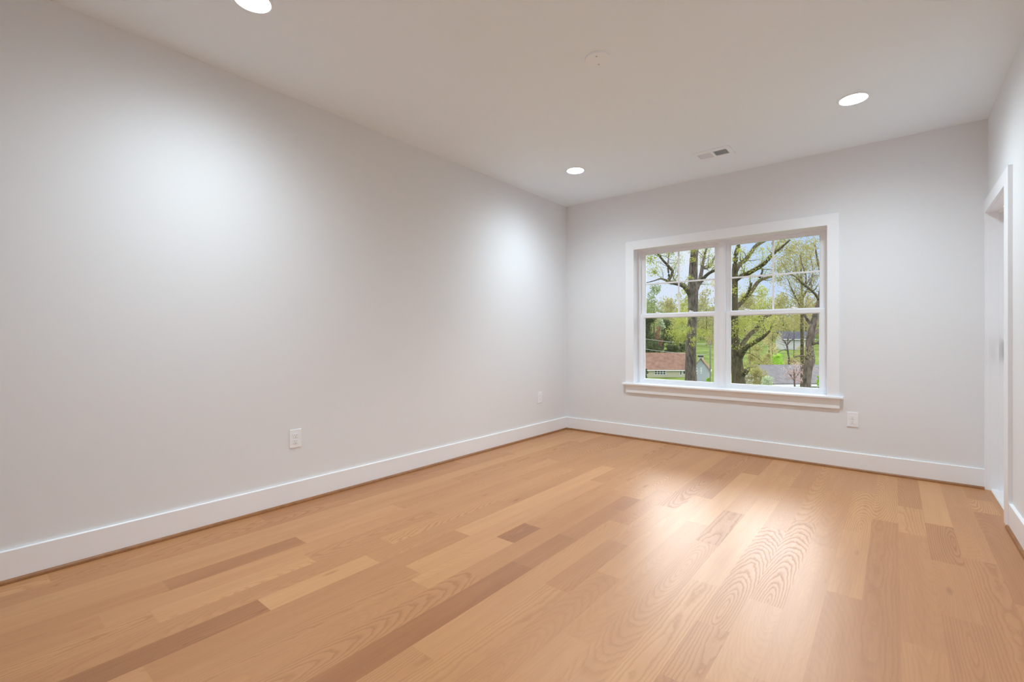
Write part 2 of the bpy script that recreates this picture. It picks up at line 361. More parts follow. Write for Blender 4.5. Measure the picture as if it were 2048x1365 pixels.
BH, BT = 0.148, 0.016
def base_profile(sgn, o):   # (offset from wall, z): board with an eased top edge
    return [(o, 0), (o+sgn*BT, 0), (o+sgn*BT, BH-.002), (o+sgn*(BT-.002), BH), (o, BH)]
def shoe_profile(sgn, o):
    pts = [(o, 0), (o+sgn*.013, 0)]
    for i in range(1, 6):
        a = i/6*math.pi/2; pts.append((o+sgn*.013*math.cos(a), .019*math.sin(a)))
    pts.append((o, .019)); return pts
def run(name, prof, axis, a, b, m):
    bm = bmesh.new(); prism(bm, prof, axis, a, b); frombm(name, bm, m)['kind'] = 'structure'
run('baseboard_left', base_profile(1, XL), 1, YF, YB, M['trim'])
run('baseboard_back', base_profile(-1, YB), 0, XL+BT, XR, M['trim'])
run('baseboard_right', base_profile(-1, XR), 1, YF, 3.985, M['trim'])
run('baseboard_front', base_profile(1, YF), 0, XL+BT, XR-BT, M['trim'])
run('trim_1', shoe_profile(1, XL+BT), 1, YF+BT, YB-BT, M['shoe'])
run('trim_2', shoe_profile(-1, YB-BT), 0, XL+BT+.013, XR-.02, M['shoe'])
run('trim_3', shoe_profile(-1, XR-BT), 1, YF+BT, 3.985, M['shoe'])

# ------------------------------------------------------------------ doorway: door_1
d1 = empty('door_1', (XR, (DY0+DY1)/2, 0)); d1['kind'] = 'structure'
def cpart(name, bm, m, root):
    o = frombm(name, bm, m, root); o.matrix_parent_inverse = Matrix.Translation(-Vector(root.location)); return o
CW, CT, HC = 0.130, 0.02, 0.088
bm = bmesh.new(); prism(bm, [(DY0-CW, 0), (DY0, 0), (DY0, DZ), (DY0-CW, DZ+HC)], 0, XR-CT, XR); cpart('casing', bm, M['trim'], d1)
bm = bmesh.new(); prism(bm, [(DY0, DZ), (DY1+.0210, DZ), (DY1+.0210, DZ+HC), (DY0-CW, DZ+HC)], 0, XR-CT, XR); cpart('casing', bm, M['trim'], d1)
bm = bmesh.new(); prism(bm, [(DY1, 0), (YB-.0003, 0), (YB-.0003, DZ), (DY1, DZ)], 0, XR-CT, XR); cpart('casing', bm, M['trim'], d1)
bm = bmesh.new(); jt = .003
box(bm, (XR-.002, DY0-.0, 0), (XR+DW+.02, DY0+jt, DZ)); box(bm, (XR-.002, DY1-jt, 0), (XR+DW+.02, DY1, DZ)); box(bm, (XR-.002, DY0+jt, DZ-jt), (XR+DW+.02, DY1-jt, DZ))
cpart('jamb', bm, M['trim'], d1)
bm = bmesh.new(); sx0, sx1 = XR+.052, XR+.087
box(bm, (sx0, DY0+jt, .012), (sx1, DY0+jt+.012, DZ-jt)); box(bm, (sx0, DY1-jt-.012, .012), (sx1, DY1-jt, DZ-jt)); box(bm, (sx0, DY0+jt+.012, DZ-jt-.012), (sx1, DY1-jt-.012, DZ-jt))
cpart('door_stop', bm, M['trim'], d1)
bm = bmesh.new(); prism(bm, [(XR+.012, -.025), (XR+DW, -.025), (XR+DW, .012), (XR+.018, .012), (XR+.012, .006)], 1, DY0+jt, DY1-jt); cpart('threshold', bm, M['marble'], d1)
# panelled slab closing the far side of the opening
bm = bmesh.new(); y0, y1, xs = DY0+jt+.003, DY1-jt-.003, XR+.0875
box(bm, (xs+.008, y0, .016), (xs+.034, y1, DZ-.006))
for (a, b, c, e) in ((y0, y1, .016, .24), (y0, y1, .95, 1.10), (y0, y1, DZ-.13, DZ-.006), (y0, y0+.11, .24, DZ-.13), (y1-.11, y1, .24, DZ-.13)):
    box(bm, (xs, a, c), (xs+.008, b, e))
cpart('door_panel', bm, M['trim'], d1)

# ------------------------------------------------------------------ window_1: two double-hung units mulled together
w1 = empty('window_1', ((WX0+WX1)/2, YB, WZ0)); w1['kind'] = 'structure'
def wpart(name, bm, m, parent=None):
    p = parent or w1; o = frombm(name, bm, m, p)
    o.matrix_parent_inverse = Matrix.Translation(-Vector(w1.location)) if p is w1 else Matrix()
    return o
KX0, KX1, KZ1 = -2.342, -0.368, 2.197
cI0, cI1, cIZ = WX0+.004, WX1-.004, WZ1-.003
def mitre(poly):
    bm = bmesh.new(); prism(bm, poly, 1, YB-.018, YB)
    bmesh.ops.bevel(bm, geom=list(bm.edges), offset=.0015, segments=1, affect='EDGES')
    return bm
wpart('casing', mitre([(KX0, .617), (cI0, .617), (cI0, cIZ), (KX0, KZ1)]), M['trim'])
wpart('casing', mitre([(cI1, .617), (KX1, .617), (KX1, KZ1), (cI1, cIZ)]), M['trim'])
wpart('casing', mitre([(cI0, cIZ), (cI1, cIZ), (KX1, KZ1), (KX0, KZ1)]), M['trim'])
bm = bmesh.new()   # stool with horns
poly = [(KX0-.034, YB), (KX0-.034, YB-.045), (KX1+.031, YB-.045), (KX1+.031, YB), (WX1, YB), (WX1, YB+.10), (WX0, YB+.10), (WX0, YB)]
prism(bm, poly, 2, .595, .617); bmesh.ops.bevel(bm, geom=[e for e in bm.edges if abs(e.verts[0].co.y-e.verts[1].co.y) < 1e-5 and e.verts[0].co.y < YB-.04 and e.calc_length() > 1], offset=.005, segments=3, affect='EDGES')
wpart('stool', bm, M['trim'])
bm = bmesh.new(); box(bm, (KX0+.004, YB-.018, .510), (KX1+.004, YB, .595), .002); wpart('apron', bm, M['trim'])
bm = bmesh.new(); jt = .012
box(bm, (WX0, YB, .617), (WX0+.0+.002, YB+.10, WZ1)); box(bm, (WX1-.002, YB, .617), (WX1, YB+.10, WZ1)); box(bm, (WX0+.002, YB, WZ1-.002), (WX1-.002, YB+.10, WZ1))
wpart('jamb', bm, M['trim'])
MC = -1.351
bm = bmesh.new()   # vinyl frame
fy0, fy1 = YB+.10, YB+WT
box(bm, (WX0, fy0, .617), (WX0+.030, fy1, WZ1)); box(bm, (WX1-.027, fy0, .617), (WX1, fy1, WZ1))
box(bm, (WX0+.030, fy0, WZ1-.018), (WX1-.027, fy1, WZ1)); box(bm, (WX0+.030, fy0, .595), (WX1-.027, fy1, .632))
wpart('frame', bm, M['vinyl'])
bm = bmesh.new(); box(bm, (MC-.031, fy0-.006, .632), (MC+.031, fy1, WZ1-.018)); box(bm, (MC-.020, fy0-.010, .632), (MC+.020, fy0-.006, WZ1-.018))
wpart('mullion', bm, M['vinyl'])
def sash(name, x0, x1, z0, z1, gx0, gx1, gz0, gz1, y0, y1, yg, grille):
    bm = bmesh.new()
    box(bm, (x0, y0, z0), (gx0, y1, z1), .002); box(bm, (gx1, y0, z0), (x1, y1, z1), .002)
    box(bm, (gx0, y0, z0), (gx1, y1, gz0), .002); box(bm, (gx0, y0, gz1), (gx1, y1, z1), .002)
    # glazing bead, sloping to the glass
    for q in ((gx0, gx0+.006, gz0, gz1), (gx1-.006, gx1, gz0, gz1), (gx0+.006, gx1-.006, gz0, gz0+.006), (gx0+.006, gx1-.006, gz1-.006, gz1)):
        box(bm, (q[0], y0+.006, q[2]), (q[1], y1-.004, q[3]))
    s = wpart(name, bm, M['vinyl'])
    bm = bmesh.new(); box(bm, (gx0+.002, yg-.002, gz0+.002), (gx1-.002, yg+.002, gz1-.002)); o = wpart('pane', bm, M['glass'], s)
    if grille:
        bm = bmesh.new(); cx, cz, hw = (gx0+gx1)/2, (gz0+gz1)/2, .0085
        box(bm, (cx-hw, yg-.008, gz0+.006), (cx+hw, yg-.0025, gz1-.006), .002)
        box(bm, (gx0+.006, yg-.008, cz-hw), (cx-hw, yg-.0025, cz+hw), .002); box(bm, (cx+hw, yg-.008, cz-hw), (gx1-.006, yg-.0025, cz+hw), .002)
        wpart('grille', bm, M['vinyl'], s)
    return s
for (x0, x1, g0, g1, locks) in ((WX0+.030, MC-.031, -2.177, -1.425, (.20, .68)), (MC+.031, WX1-.027, -1.277, -.520, (.20, .73))):
    sash('upper_sash', x0, x1, 1.352, WZ1-.018, g0, g1, 1.390, 2.060, YB+.136, YB+.162, YB+.150, True)
    lo = sash('lower_sash', x0, x1, .632, 1.384, g0, g1, .660, 1.347, YB+.104, YB+.134, YB+.120, False)
    for f in locks:
        cx = g0+(g1-g0)*f
        bm = bmesh.new(); box(bm, (cx-.032, YB+.108, 1.3842), (cx+.032, YB+.132, 1.392), .002)
        lathe(bm, [(.0, .020), (.011, .019), (.013, .012), (.013, .0), (0, 0)], 16, (cx-.006, YB+.120, 1.390)); box(bm, (cx-.004, YB+.111, 1.398), (cx+.028, YB+.119, 1.406), .002)
        wpart('sash_lock', bm, M['vinyl'], lo)

# ================================================================== ceiling lights
def ceiling_light(x, y, label):
    r = empty('ceiling_light', (x, y, H)); tag(r, label, 'ceiling light', 'recessed ceiling lights')
    bm = bmesh.new(); lathe(bm, [(.0775, -.0005), (.0775, -.0045), (.080, -.0065), (.086, -.006), (.092, -.003), (.094, -.0005), (.0775, -.0005)], 64); frombm('trim_ring', bm, M['ringw'], r, smooth=True)
    bm = bmesh.new(); lathe(bm, [(.0770, -.0040), (.070, -.0075), (.05, -.0095), (.025, -.0105), (0, -.0110)], 64); frombm('diffuser', bm, M['lamp'], r, smooth=True)
ceiling_light(-2.387, 3.893, 'lit round recessed ceiling light in the far left corner, above the small wall outlet')
ceiling_light(-2.387, .955, 'lit round recessed ceiling light cut off by the top edge, nearest the long left wall')
ceiling_light(-.215, 3.920, 'lit round recessed ceiling light at right, beyond the vent and near the doorway')
ceiling_light(-.215, .955, 'lit round recessed ceiling light above the camera, beside the right wall')

# ------------------------------------------------------------------ blank cover plate, air vent
r = empty('ceiling_cover_plate', (-1.333, 2.416, H)); tag(r, 'flat white round cover plate with two screws in the middle of the ceiling', 'cover plate')
bm = bmesh.new(); lathe(bm, [(.0715, -.0002), (.0715, -.007), (.069, -.0095), (.03, -.0098), (0, -.0098)], 64); frombm('plate', bm, M['ringw'], r)
for (dx, dy) in ((.013, -.034), (-.016, .044)):
    bm = bmesh.new(); lathe(bm, [(.0042, -.0095), (.0042, -.0112), (.003, -.0120), (0, -.0120)], 20, (dx, dy, 0)); frombm('screw', bm, M['screw'], r)

vx0, vx1, vy0, vy1 = -1.385, -1.075, 4.192, 4.412
r = empty('air_vent', ((vx0+vx1)/2, (vy0+vy1)/2, H)); tag(r, 'white rectangular two-way air vent in the ceiling above the window', 'air vent')
hx, hy = (vx1-vx0)/2, (vy1-vy0)/2
ox = -(vx0+vx1)/2; oy = -(vy0+vy1)/2
gl = (-1.352+ox, -1.240+ox, 4.247+oy, 4.364+oy); gr = (-1.222+ox, -1.112+ox, 4.240+oy, 4.358+oy)
gy0, gy1 = 4.244+oy, 4.362+oy
bm = bmesh.new()
for (a, b, c, e) in ((-hx, gl[0], -hy, hy), (gr[1], hx, -hy, hy), (gl[0], gr[1], -hy, gy0), (gl[0], gr[1], gy1, hy), (gl[1], gr[0], gy0, gy1)):
    box(bm, (a, c, -.008), (b, e, -.0003), 0)
frombm('vent_frame', bm, M['ringw'], r)
bm = bmesh.new(); box(bm, (gl[0], gy0, -.0012), (gr[1], gy1, -.0004)); frombm('duct_backing', bm, M['duct'], r)
for (g, tilt) in ((gl, 1), (gr, -1)):
    n = 13
    for i in range(n):
        cx = g[0] + (i+.5)*(g[1]-g[0])/n
        bm = bmesh.new(); w = .0034; t = .0008
        a = tilt*math.radians(38); dx, dz = w*math.cos(a), w*math.sin(a)
        prism(bm, [(cx-dx, -.0046-dz), (cx+dx, -.0046+dz), (cx+dx+t*.3, -.0046+dz-t), (cx-dx+t*.3, -.0046-dz-t)], 1, gy0, gy1)
        frombm('louver', bm, M['ringw'], r)

# ------------------------------------------------------------------ outlets (built facing -Y, thickness along -Y)
def outlet(loc, rotz, label):
    r = empty('wall_outlet', loc, rotz); tag(r, label, 'outlet', 'wall outlets')
    bm = bmesh.new(); box(bm, (-.0400, -.0055, -.0620), (.0400, 0, .0620), .0025); frombm('cover_plate', bm, M['plate'], r)
    for zc in (.0195, -.0195):
        bm = bmesh.new(); n = 24
        pts = [(max(-.0170, min(.0170, .0195*math.cos(2*math.pi*i/n)))*1.0, zc+max(-.0145, min(.0145, .0195*math.sin(2*math.pi*i/n)))) for i in range(n)]
        prism(bm, pts, 1, -.0080, -.0050); q = frombm('receptacle', bm, M['plate'], r)
        for (sx, w, h) in ((-.0062, .0016, .0085), (.0062, .0016, .0068)):
            bm = bmesh.new(); box(bm, (sx-w/2, -.0084, zc+.002-h/2+.002), (sx+w/2, -.0079, zc+.002+h/2+.002)); frombm('slot', bm, M['dark'], q)
        bm = bmesh.new(); prism(bm, [(.0026*math.cos(i*math.pi/5), zc-.0082+.0026*math.sin(i*math.pi/5)) for i in range(10)], 1, -.0084, -.0079); frombm('slot', bm, M['dark'], q)
    bm = bmesh.new(); prism(bm, [(.0028*math.cos(i*math.pi/6), .0028*math.sin(i*math.pi/6)) for i in range(12)], 1, -.0068, -.0050); frombm('screw', bm, M['plate'], r)
outlet((XL, 1.530, .4385), math.pi/2, 'white duplex wall outlet low on the long left wall, nearest the camera')
outlet((XL, 4.347, .442), math.pi/2, 'white duplex wall outlet low on the left wall beside the back corner')
outlet((-.2755, YB, .427), 0, 'white duplex wall outlet on the back wall below the right end of the window sill')

# ================================================================== outdoors
PROF = [(0, -3.3), (10, -3.5), (45, -5.9), (80, -7.6), (112, -9.0), (124, -9.0), (140, -5.2), (152, -3.2), (175, -2.6), (215, 1.0), (300, 12.0), (420, 18)]
def gz(d):
    for (a, za), (b, zb) in zip(PROF, PROF[1:]):
        if a <= d <= b:
            t = (d-a)/(b-a); return za+(zb-za)*t
    return PROF[-1][1]
def ground(x, y, d): p = at(x, y, d); return Vector((p.x, p.y, gz(d)))
vs, fs = [], []
ds = [6, 9, 14, 20, 28, 36, 45, 55, 65, 80, 95, 112, 124, 132, 140, 146, 152, 163, 175, 190, 215, 250, 300, 360, 420]; nl = 40
for d in ds:
    for j in range(nl+1):
        lat = -260+520*j/nl
        p = FWD*d + RGT*(lat*(.25+.75*d/420)+d*.55)
        vs.append((p.x, p.y, gz(d)+.12*noise.noise(Vector((p.x*.05, p.y*.05, 0)))))
for i in range(len(ds)-1):
    for j in range(nl):
        a = i*(nl+1)+j; fs.append((a, a+1, a+nl+2, a+nl+1))
vs2 = [v for v in vs]
me = bpy.data.meshes.new('ground'); me.from_pydata(vs2, [], fs)
keep = link('ground', me, M['grass']); keep['kind'] = 'structure'
# the room stands on the storey below it
B('wall_lower', (XL-WT, YF-WT, -4.5), (XR+WT, YB+WT, -.2), M['whiteside'], kind='structure')

# ------------------------------------------------------------------ trees
class Tube:
    def __init__(self): self.v = []; self.f = []
    def path(self, pts, radii, seg=8, sub=3, rough=.0):
        P, R = [], []
        n = len(pts)
        for i in range(n-1):     # Catmull-Rom
            p0 = pts[max(i-1, 0)]; p1 = pts[i]; p2 = pts[i+1]; p3 = pts[min(i+2, n-1)]
            for k in range(sub):
                t = k/sub
                P.append(.5*((2*p1)+(p2-p0)*t+(2*p0-5*p1+4*p2-p3)*t*t+(3*p1-p0-3*p2+p3)*t**3)); R.append(radii[i]*(1-t)+radii[i+1]*t)
        P.append(pts[-1]); R.append(radii[-1])
        base = len(self.v)
        for i, (p, r) in enumerate(zip(P, R)):
            d = (P[min(i+1, len(P)-1)]-P[max(i-1, 0)]).normalized()
            a = d.orthogonal().normalized() if abs(d.z) < .9 else Vector((1, 0, 0)).cross(d).normalized(); b = d.cross(a)
            for k in range(seg):
                w = 2*math.pi*k/seg; q = r*(1+rough*noise.noise(Vector((p.x*1.7+k*3.1, p.y*1.7, p.z*1.3))))
                self.v.append(p+a*(q*math.cos(w))+b*(q*math.sin(w)))
        m = len(P)
        for i in range(m-1):
            for k in range(seg):
                k2 = (k+1) % seg; self.f.append((base+i*seg+k, base+i*seg+k2, base+(i+1)*seg+k2, base+(i+1)*seg+k))
        self.f.append(tuple(base+k for k in range(seg))[::-1]); self.f.append(tuple(base+(m-1)*seg+k for k in range(seg)))
    def build(self, name, m, parent, smooth=True):
        o = parent.location; me = bpy.data.meshes.new(name)
        me.from_pydata([v-o for v in self.v], [], self.f)
        if smooth:
            for p in me.polygons: p.use_smooth = True
        return link(name, me, m, parent)
class Leaves:
    def __init__(self): self.v = []; self.f = []
    def leaf(self, p, s):
        n = Vector((random.gauss(0, 1), random.gauss(0, 1), random.gauss(0, 1)+.4)).normalized()
        a = n.orthogonal().normalized(); a.rotate(Matrix.Rotation(random.uniform(0, 6.28), 3, n)); b = n.cross(a)
        i = len(self.v); w = s*random.uniform(.45, .75)
        self.v += [p-a*s*.5, p+b*w*.5+n*s*.08, p+a*s*.5, p-b*w*.5+n*s*.08]; self.f.append((i, i+1, i+2, i+3))
    def blob(self, c, rad, n, s, squash=.8, shell=.35):
        for _ in range(n):
            d = Vector((random.gauss(0, 1), random.gauss(0, 1), random.gauss(0, 1))).normalized()
            q = (shell+(1-shell)*random.random())
            lump = 1+.35*noise.noise(d*2.3+Vector((c.x, c.y, c.z)))
            self.leaf(c+Vector((d.x*rad*q*lump, d.y*rad*q*lump, d.z*rad*squash*q*lump)), s*random.uniform(.6, 1.3))
    def build(self, name, m, parent):
        o = parent.location; me = bpy.data.meshes.new(name); me.from_pydata([v-o for v in self.v], [], self.f)
        return link(name, me, m, parent)

def traced_tree(label, d, base_px, trunk, branches, leaf, bark, twigs=60, sprays=(), leaf_m=None, seedv=1, group=None):
    """trunk / branches are paths of (px, py, width_px, depth offset); sprays of (px, py, depth offset, radius m, count, leaf size)."""
    random.seed(seedv)
    root = empty('tree', ground(base_px, 700, d)); tag(root, label, 'tree', group)
    W3 = lambda q: at(q[0], q[1], d+(q[3] if len(q) > 3 else 0)); RR = lambda q: q[2]/2/FPX*(d+(q[3] if len(q) > 3 else 0))
    t = Tube(); p = [root.location-Vector((0, 0, .4))]+[W3(q) for q in trunk]; rr = [RR(trunk[0])*1.35]+[RR(q) for q in trunk]
    t.path(p, rr, 12, 4, .16); t.build('trunk', M[bark], root)
    ends = []
    for br in branches:
        t = Tube(); P = [W3(q) for q in br]; Rr = [RR(q) for q in br]
        t.path(P, Rr, 8, 4, .12); b = t.build('branch', M[bark], root)
        for i in range(1, len(P)): ends.append((P[i-1], P[i], Rr[i]))
    tw = Tube(); L = Leaves()
    for k in range(twigs):
        a, b, r0 = random.choice(ends); s = a.lerp(b, random.random())
        dr = (b-a).normalized()*.6+Vector((random.gauss(0, .7), random.gauss(0, .7), random.gauss(.35, .5)))
        ln = random.uniform(.7, 2.0); P = [s]
        for j in range(4):
            P.append(P[-1]+dr.normalized()*ln/4); dr += Vector((random.gauss(0, .35), random.gauss(0, .35), random.gauss(.08, .25)))
        r0 = min(r0*.5, .045); tw.path(P, [r0, r0*.75, r0*.5, r0*.35, .008], 4, 2)
        if leaf:
            for q in P[1:]: L.blob(q, .5, leaf*4, .095, .9, .1)
    tw.build('twigs', M[bark], root)['kind'] = 'stuff'
    for (px, py, dd, rad, n, s) in sprays: L.blob(at(px, py, d+dd), rad, int(n*3.6), s*.78, .8, .1)
    if L.v: L.build('foliage', M[leaf_m], root)['kind'] = 'stuff'
    return root
TR = 'large trees close outside the window'
# tall straight tree, left panes
traced_tree('tall straight grey-barked tree with a forked trunk in the left panes', 38, 1381,
    [(1381, 770, 23), (1381, 735, 21), (1382, 690, 19.5), (1384, 650, 18.5), (1386, 610, 19), (1386, 582, 21), (1386, 560, 18), (1387, 530, 15.5), (1389, 500, 14.5), (1391, 470, 13), (1393, 430, 11, 1), (1390, 395, 7, 1.5)],
    [[(1380, 588, 12), (1369, 573, 10, -.6), (1352, 567, 8.5, -1.2), (1337, 563, 7.5, -1.6), (1345, 546, 6, -1.9), (1339, 535, 5.2, -2.2), (1327, 522, 4.6, -2.6), (1317, 510, 3.8, -3), (1306, 498, 2.6, -3.4), (1296, 480, 1.8, -4)],
     [(1337, 563, 6, -1.6), (1322, 558, 3, -2.2), (1308, 562, 2.2, -2.8), (1293, 566, 1.4, -3)],
     [(1338, 553, 4, -1.8), (1336, 535, 3.4, -2), (1337, 515, 2.8, -1.6), (1340, 490, 2, -1.4)],
     [(1392, 578, 11, 0), (1399, 562, 9, .6), (1403, 545, 7.5, 1), (1405, 530, 6.5, 1.4), (1409, 512, 4.5, 1.8), (1413, 496, 3.4, 2), (1416, 475, 2, 2.4)],
     [(1396, 570, 9, .4), (1408, 556, 7.5, .2), (1418, 547, 6, -.2), (1430, 541, 5, -.6), (1446, 533, 3.6, -1)],
     [(1405, 536, 5, 1.2), (1414, 537, 4.2, 1.6), (1422, 530, 3.6, 2), (1429, 515, 2.8, 2.4), (1434, 498, 2, 2.8)],
     [(1391, 470, 9, 0), (1380, 440, 5, -1), (1366, 420, 3, -1.6)], [(1392, 450, 8, 1), (1405, 420, 4, 1.6), (1420, 400, 2.4, 2)]],
    4, 'bark', 60, [(1350, 665, 3, 1.0, 300, .13), (1364, 645, 2.4, 1.0, 260, .13), (1362, 632, -1, .9, 200, .12), (1366, 672, 1.4, .8, 200, .13), (1356, 682, 2, .6, 110, .12), (1378, 660, -1, .5, 70, .12), (1388, 680, -1, .5, 60, .12), (1398, 662, 1, .8, 110, .12), (1412, 668, 1.4, .8, 100, .12), (1386, 500, -.6, .55, 55, .14), (1388, 480, -.6, .5, 55, .14), (1386, 520, -.5, .4, 26, .14),
        (1300, 520, -3, .9, 75, .17), (1308, 545, -3, .6, 45, .16), (1300, 500, -3, .9, 75, .17), (1325, 495, -2, .8, 60, .16), (1345, 505, -2, .6, 40, .15), (1340, 488, -2, .9, 60, .15), (1360, 520, 1, .5, 16, .14), (1385, 690, -.8, .35, 14, .12), (1380, 555, -.5, .35, 16, .13)], 'leaf_spring', 3, TR)
# leaning multi-limbed tree, left part of the right panes
traced_tree('leaning mossy tree with long rising limbs beside the centre mullion, right panes', 35, 1476,
    [(1478, 785, 27), (1477, 755, 25), (1473, 725, 23), (1470, 695, 20), (1469, 650, 16), (1469, 605, 13), (1469, 560, 12), (1470, 535, 11.5), (1472, 510, 8.5, -.4), (1477, 492, 8, -.6), (1484, 468, 7, -1), (1490, 440, 5, -1)],
    [[(1472, 542, 9), (1480, 529, 8.5, .5), (1492, 519, 8, 1), (1503, 504, 7.5, 1.4), (1513, 491, 7, 1.8), (1531, 481, 6, 2.4), (1550, 468, 4, 3)],
     [(1470, 562, 9), (1482, 553, 9, -.5), (1494, 548, 9, -.9), (1514, 537, 8.5, -1.6), (1532, 524, 8, -2.2), (1545, 509, 7, -2.6), (1562, 496, 4.5, -3), (1580, 480, 3, -3.4)],
     [(1519, 556, 5, -1.8), (1524, 546, 4, -1.8), (1525, 540, 3, -1.9)],
     [(1468, 620, 10), (1478, 610, 8.5, .6), (1490, 598, 8, 1), (1503, 583, 7.5, 1.4), (1514, 567, 7, 1.8), (1524, 559, 6.5, 2), (1545, 553, 4, 2.6)],
     [(1493, 594, 5, .8), (1499, 580, 4.5, .4), (1503, 566, 3.5, 0)],
     [(1477, 720, 12), (1486, 704, 11, -.6), (1493, 695, 10, -.9), (1506, 687, 9, -1.5), (1524, 676, 7, -2.2), (1540, 662, 4, -2.8)],
     [(1474, 702, 10), (1485, 688, 9.5, .6), (1500, 669, 8.5, 1.2), (1512, 659, 8, 1.6), (1520, 645, 7, 2), (1528, 636, 6, 2.4), (1545, 628, 4, 3)],
     [(1480, 752, 14), (1489, 746, 12, -.5), (1495, 740, 9, -.9)],
     [(1466, 690, 6), (1465, 668, 5, .5), (1463, 648, 3, 1)]],
    5, 'bark_moss', 60, [(1474, 655, -1, .9, 90, .15), (1490, 648, -1, .8, 90, .15), (1482, 668, -1, .6, 40, .14), (1500, 640, 1, 1.0, 90, .15), (1468, 580, -.8, .6, 40, .14), (1478, 500, -1, .5, 30, .14), (1500, 510, 1, .9, 45, .14), (1520, 500, 1, .8, 40, .14), (1466, 520, -1, .5, 30, .13)], 'leaf_spring', 5, TR)
# crooked tree at the far right
traced_tree('crooked pale-barked tree at the right edge of the right panes', 33, 1615,
    [(1614, 790, 16), (1614, 765, 15), (1615, 742, 16), (1620, 718, 18), (1619, 692, 14.5), (1623, 665, 14.5), (1629, 640, 12), (1634, 618, 10), (1640, 595, 8), (1643, 565, 6.5), (1640, 540, 5, .5), (1634, 515, 3.6, .8), (1630, 490, 2.4, 1)],
    [[(1638, 600, 6), (1630, 588, 5.2, -.4), (1620, 579, 4.6, -.8), (1611, 571, 4.2, -1.2), (1602, 564, 3.8, -1.6), (1590, 553, 2.8, -2), (1572, 545, 1.8, -2.4)],
     [(1625, 655, 7), (1615, 640, 5, .5), (1606, 628, 3.4, .8), (1596, 620, 2, 1.2)],
     [(1621, 690, 6), (1634, 686, 5, -.4), (1650, 684, 3.4, -.8)], [(1626, 670, 7), (1638, 660, 5, .4), (1652, 654, 3, .8)],
     [(1611, 571, 3, -1.2), (1612, 552, 2.4, -1.2), (1606, 535, 2, -1), (1600, 510, 1.4, -.8)],
     [(1624, 583, 3, -.6), (1622, 562, 2.4, -.4), (1626, 540, 2, 0), (1620, 512, 1.4, .3)],
     [(1618, 720, 5), (1605, 712, 3, -.5), (1590, 714, 2, -1)], [(1611, 572, 2.6, -1.2), (1622, 556, 2, -.8), (1634, 550, 1.5, -.4)]],
    4, 'bark_pale', 60, [(1600, 520, 1, 1.1, 75, .15), (1620, 500, 1, 1.2, 90, .15), (1590, 490, 1, 1.1, 80, .15), (1575, 520, 1, 1.1, 80, .15), (1560, 540, 1, .9, 70, .15), (1630, 530, 1, .9, 60, .14), (1600, 590, 1, .8, 50, .14), (1632, 610, .6, .6, 30, .14)], 'leaf_olive', 8, TR)
# slender olive tree
traced_tree('slender olive-leaved tree with an upright thin trunk in the far right pane', 45, 1603,
    [(1604, 790, 7), (1604, 690, 6), (1604, 640, 5.5), (1604, 610, 5), (1604, 585, 4.4), (1603, 560, 3.6), (1602, 535, 2.6), (1602, 505, 1.6)],
    [[(1604, 620, 4), (1594, 600, 3), (1584, 580, 2.2), (1576, 560, 1.4)], [(1604, 600, 3.6), (1614, 580, 2.6), (1624, 560, 1.8)], [(1603, 570, 3), (1594, 545, 2), (1588, 520, 1.3)]],
    4, 'bark_moss', 36, [(1566, 530, 0, 1.5, 150, .18), (1580, 500, 0, 1.6, 170, .18), (1555, 500, 0, 1.3, 130, .18), (1610, 520, 0, 1.4, 130, .18), (1565, 482, 0, 1.2, 110, .18), (1590, 540, 0, 1.2, 60, .2), (1560, 560, 0, 1.2, 80, .2), (1612, 495, 0, 1.5, 100, .2), (1630, 485, 0, 1.2, 70, .2), (1530, 648, 0, 1.1, 70, .15), (1552, 642, 0, 1.2, 85, .15), (1577, 640, 0, 1.1, 75, .15), (1560, 660, 0, .9, 45, .15), (1592, 655, 0, .8, 36, .15)], 'leaf_olive', 9, TR)
# low thin tree
traced_tree('low bare thin tree standing in front of the white building, right panes', 70, 1577,
    [(1578, 760, 3.6), (1578, 720, 3.4), (1576, 705, 3.2), (1574, 692, 3)],
    [[(1574, 692, 2.6), (1570, 684, 2.2), (1565, 679, 1.6)], [(1575, 690, 2.6), (1581, 682, 2), (1590, 677, 1.2)], [(1576, 702, 2), (1567, 700, 1.5), (1556, 705, 1)], [(1575, 688, 2), (1576, 676, 1.6), (1580, 664, 1)]],
    0, 'bark', 24, [], None, 12)
traced_tree('young pink-tinged budding tree in front of the grey roof', 41, 1588,
    [(1590, 790, 3.4), (1589, 768, 3), (1588, 752, 2.4), (1588, 738, 1.6)],
    [[(1589, 762, 2), (1582, 752, 1.5), (1577, 742, 1)], [(1589, 758, 2), (1597, 748, 1.5), (1602, 738, 1)]],
    2, 'bark_pale', 20, [(1592, 755, 0, .5, 60, .09), (1600, 762, 0, .45, 50, .09), (1586, 744, 0, .4, 40, .09), (1602, 745, 0, .35, 36, .09)], 'leaf_pink', 14)

